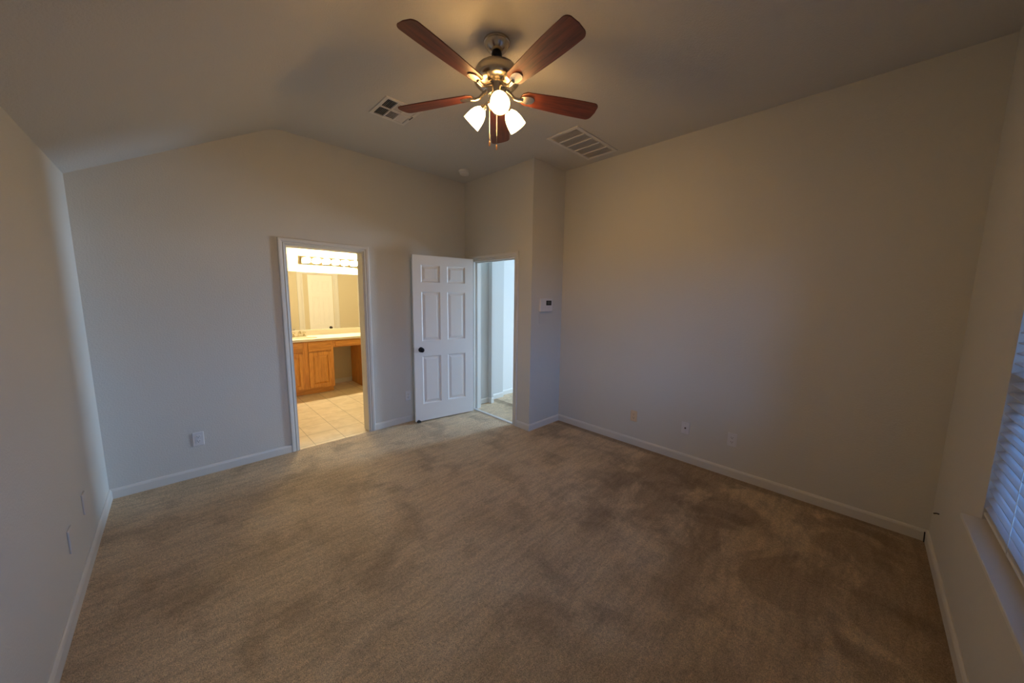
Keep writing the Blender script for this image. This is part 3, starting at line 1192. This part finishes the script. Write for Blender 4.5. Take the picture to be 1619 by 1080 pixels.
# ------------------------------------------------------------------ ceiling fan
fan = thing('ceiling_fan', 'five-blade ceiling fan with three lit glass shades', 'ceiling fan', (1.929, -2.198, HC))
bm = BM()
lathe(bm, [(0, 0), (0.077, 0), (0.078, -0.006), (0.076, -0.012), (0.070, -0.014), (0.066, -0.024), (0.055, -0.042), (0.043, -0.054), (0.036, -0.058), (0, -0.058)], 36)
obj('canopy', bm, 'nickel', fan, smooth=True)
bm = BM()
lathe(bm, [(0, -0.052), (0.028, -0.054), (0.032, -0.068), (0.028, -0.086), (0.016, -0.096), (0.016, -0.132), (0, -0.132)], 24)
obj('hanger_ball', bm, 'black', fan, smooth=True)
bm = BM()
lathe(bm, [(0, -0.118), (0.045, -0.119), (0.085, -0.128), (0.115, -0.146), (0.131, -0.172), (0.135, -0.196), (0.132, -0.216), (0.118, -0.230),
           (0.090, -0.238), (0, -0.240)], 48)
obj('motor_housing', bm, 'nickel', fan, smooth=True)
bm = BM()
lathe(bm, [(0, -0.236), (0.062, -0.238), (0.058, -0.252), (0.050, -0.268), (0.049, -0.290), (0.046, -0.292), (0, -0.292)], 36)
obj('switch_housing', bm, 'nickel', fan, smooth=True)
bm = BM()
lathe(bm, [(0, -0.288), (0.040, -0.291), (0.044, -0.300), (0.044, -0.325), (0.052, -0.330), (0.052, -0.346), (0.040, -0.360), (0.020, -0.372),
           (0.010, -0.380), (0, -0.382)], 32)
obj('light_fitter', bm, 'nickel', fan, smooth=True)

# blades
BZL = -0.275


def blade_outline():
    pts = []
    r0, r1 = 0.150, 0.655
    w0, w1 = 0.052, 0.070
    rc = 0.035
    pts.append((r0 + 0.03, -w0))
    n = 8
    for k in range(n + 1):
        t = k / n
        pts.append((r0 + 0.05 + (r1 - rc - r0 - 0.05) * t, -(w0 + (w1 - w0) * math.sin(t * PI * 0.55) / math.sin(PI * 0.55))))
    for k in range(1, 6):
        a = -PI / 2 + k * (PI / 2) / 6
        pts.append((r1 - rc + rc * math.cos(a), -(w1 - rc) + rc * math.sin(a)))
    pts.append((r1 + 0.004, 0.0))
    up = [(x, -y) for x, y in pts[:-1]][::-1]
    root = [(r0 + 0.006, 0.034), (r0, 0.015), (r0, -0.015), (r0 + 0.006, -0.034)]
    return pts + up + root


blade0 = None
PITCH = R(-12)
for k in range(5):
    az = R(-98.5 + 72 * k)
    if blade0 is None:
        bm = BM()
        extrude_poly(bm, blade_outline(), -0.003, 0.003, 'xy')
        bmesh.ops.rotate(bm, verts=bm.verts[:], cent=(0, 0, 0), matrix=Matrix.Rotation(PITCH, 3, 'X'))
        blade0 = obj('blade', bm, 'cherry', fan, bevel=0.0015, loc=(0, 0, BZL), rot=(0, 0, az))
        # iron: arm out of the motor and an oval plate screwed under the blade
        bm = BM()
        tube(bm, [(0.060, 0, 0.022), (0.085, 0, 0.008), (0.110, 0, -0.010), (0.135, 0, -0.014), (0.165, 0, -0.009)], [0.013, 0.011, 0.010, 0.011, 0.012], 10)
        oval = [(0.190 + 0.046 * math.cos(2 * PI * q / 28), (0.030 + 0.006 * math.cos(2 * PI * q / 28)) * math.sin(2 * PI * q / 28)) for q in range(28)]
        vv = extrude_poly(bm, oval, -0.0095, -0.0035, 'xy')
        bmesh.ops.rotate(bm, verts=vv, cent=(0, 0, 0), matrix=Matrix.Rotation(PITCH, 3, 'X'))
        iron0 = obj('blade_iron', bm, 'nickel', blade0, smooth=True)
    else:
        b2 = blade0.copy()
        C.objects.link(b2)
        b2.rotation_euler = (0, 0, az)
        i2 = iron0.copy()
        C.objects.link(i2)
        i2.parent = b2

# lamp arms, shades, bulbs
arm0 = None
for az in (-125.0, -5.0, 115.0):
    if arm0 is None:
        bm = BM()
        tube(bm, [(0.040, 0, -0.338), (0.058, 0, -0.334), (0.072, 0, -0.340), (0.082, 0, -0.352)], [0.010, 0.010, 0.010, 0.011], 10)
        mt = Matrix.Translation((0.080, 0, -0.350)) @ Matrix.Scale(0.94, 4) @ Matrix.Rotation(R(180 - 48), 4, 'Y')
        lathe(bm, [(0, -0.006), (0.017, -0.004), (0.021, 0.004), (0.023, 0.018), (0.020, 0.020), (0, 0.020)], 20, mt)
        arm0 = obj('lamp_arm', bm, 'nickel', fan, smooth=True, loc=(0, 0, 0.012), rot=(0, 0, R(az)))
        bm = BM()
        outer = [(0.020, 0.012), (0.030, 0.022), (0.043, 0.042), (0.051, 0.066), (0.055, 0.090), (0.057, 0.116), (0.058, 0.128)]
        inner = [(r - 0.003, z) for r, z in outer[::-1]]
        lathe(bm, outer + inner, 36, mt)
        shade0 = obj('lamp_shade', bm, 'shade_dim', arm0, smooth=True)
        bm = BM()
        lathe(bm, [(0, 0.020), (0.010, 0.022), (0.012, 0.036), (0.020, 0.056), (0.026, 0.075), (0.024, 0.090), (0.014, 0.100), (0, 0.103)], 20, mt)
        bulb0 = obj('bulb', bm, 'bulb_dim', arm0, smooth=True)
    else:
        a2 = arm0.copy()
        C.objects.link(a2)
        a2.rotation_euler = (0, 0, R(az))
        for ch in (shade0, bulb0):
            c2 = ch.copy()
            c2.data = ch.data.copy()
            c2.data.materials[0] = M['shade' if ch is shade0 else 'bulb']
            C.objects.link(c2)
            c2.parent = a2

# pull chains
vdir = Vector((-0.664, -0.748, 0))
sdir = Vector((0.748, -0.664, 0))
for s_, zl in ((-0.040, -0.552), (0.002, -0.572)):
    p = vdir * 0.030 + sdir * s_
    bm = BM()
    tube(bm, [(p.x, p.y, -0.345), (p.x, p.y, zl)], 0.0016, 8)
    ch = obj('pull_chain', bm, 'nickel', fan)
    bm = BM()
    lathe(bm, [(0, 0), (0.003, -0.002), (0.005, -0.010), (0.0055, -0.020), (0.004, -0.030), (0, -0.032)], 12, Matrix.Translation((p.x, p.y, zl)))
    obj('chain_fob', bm, M['fob'], ch, smooth=True)
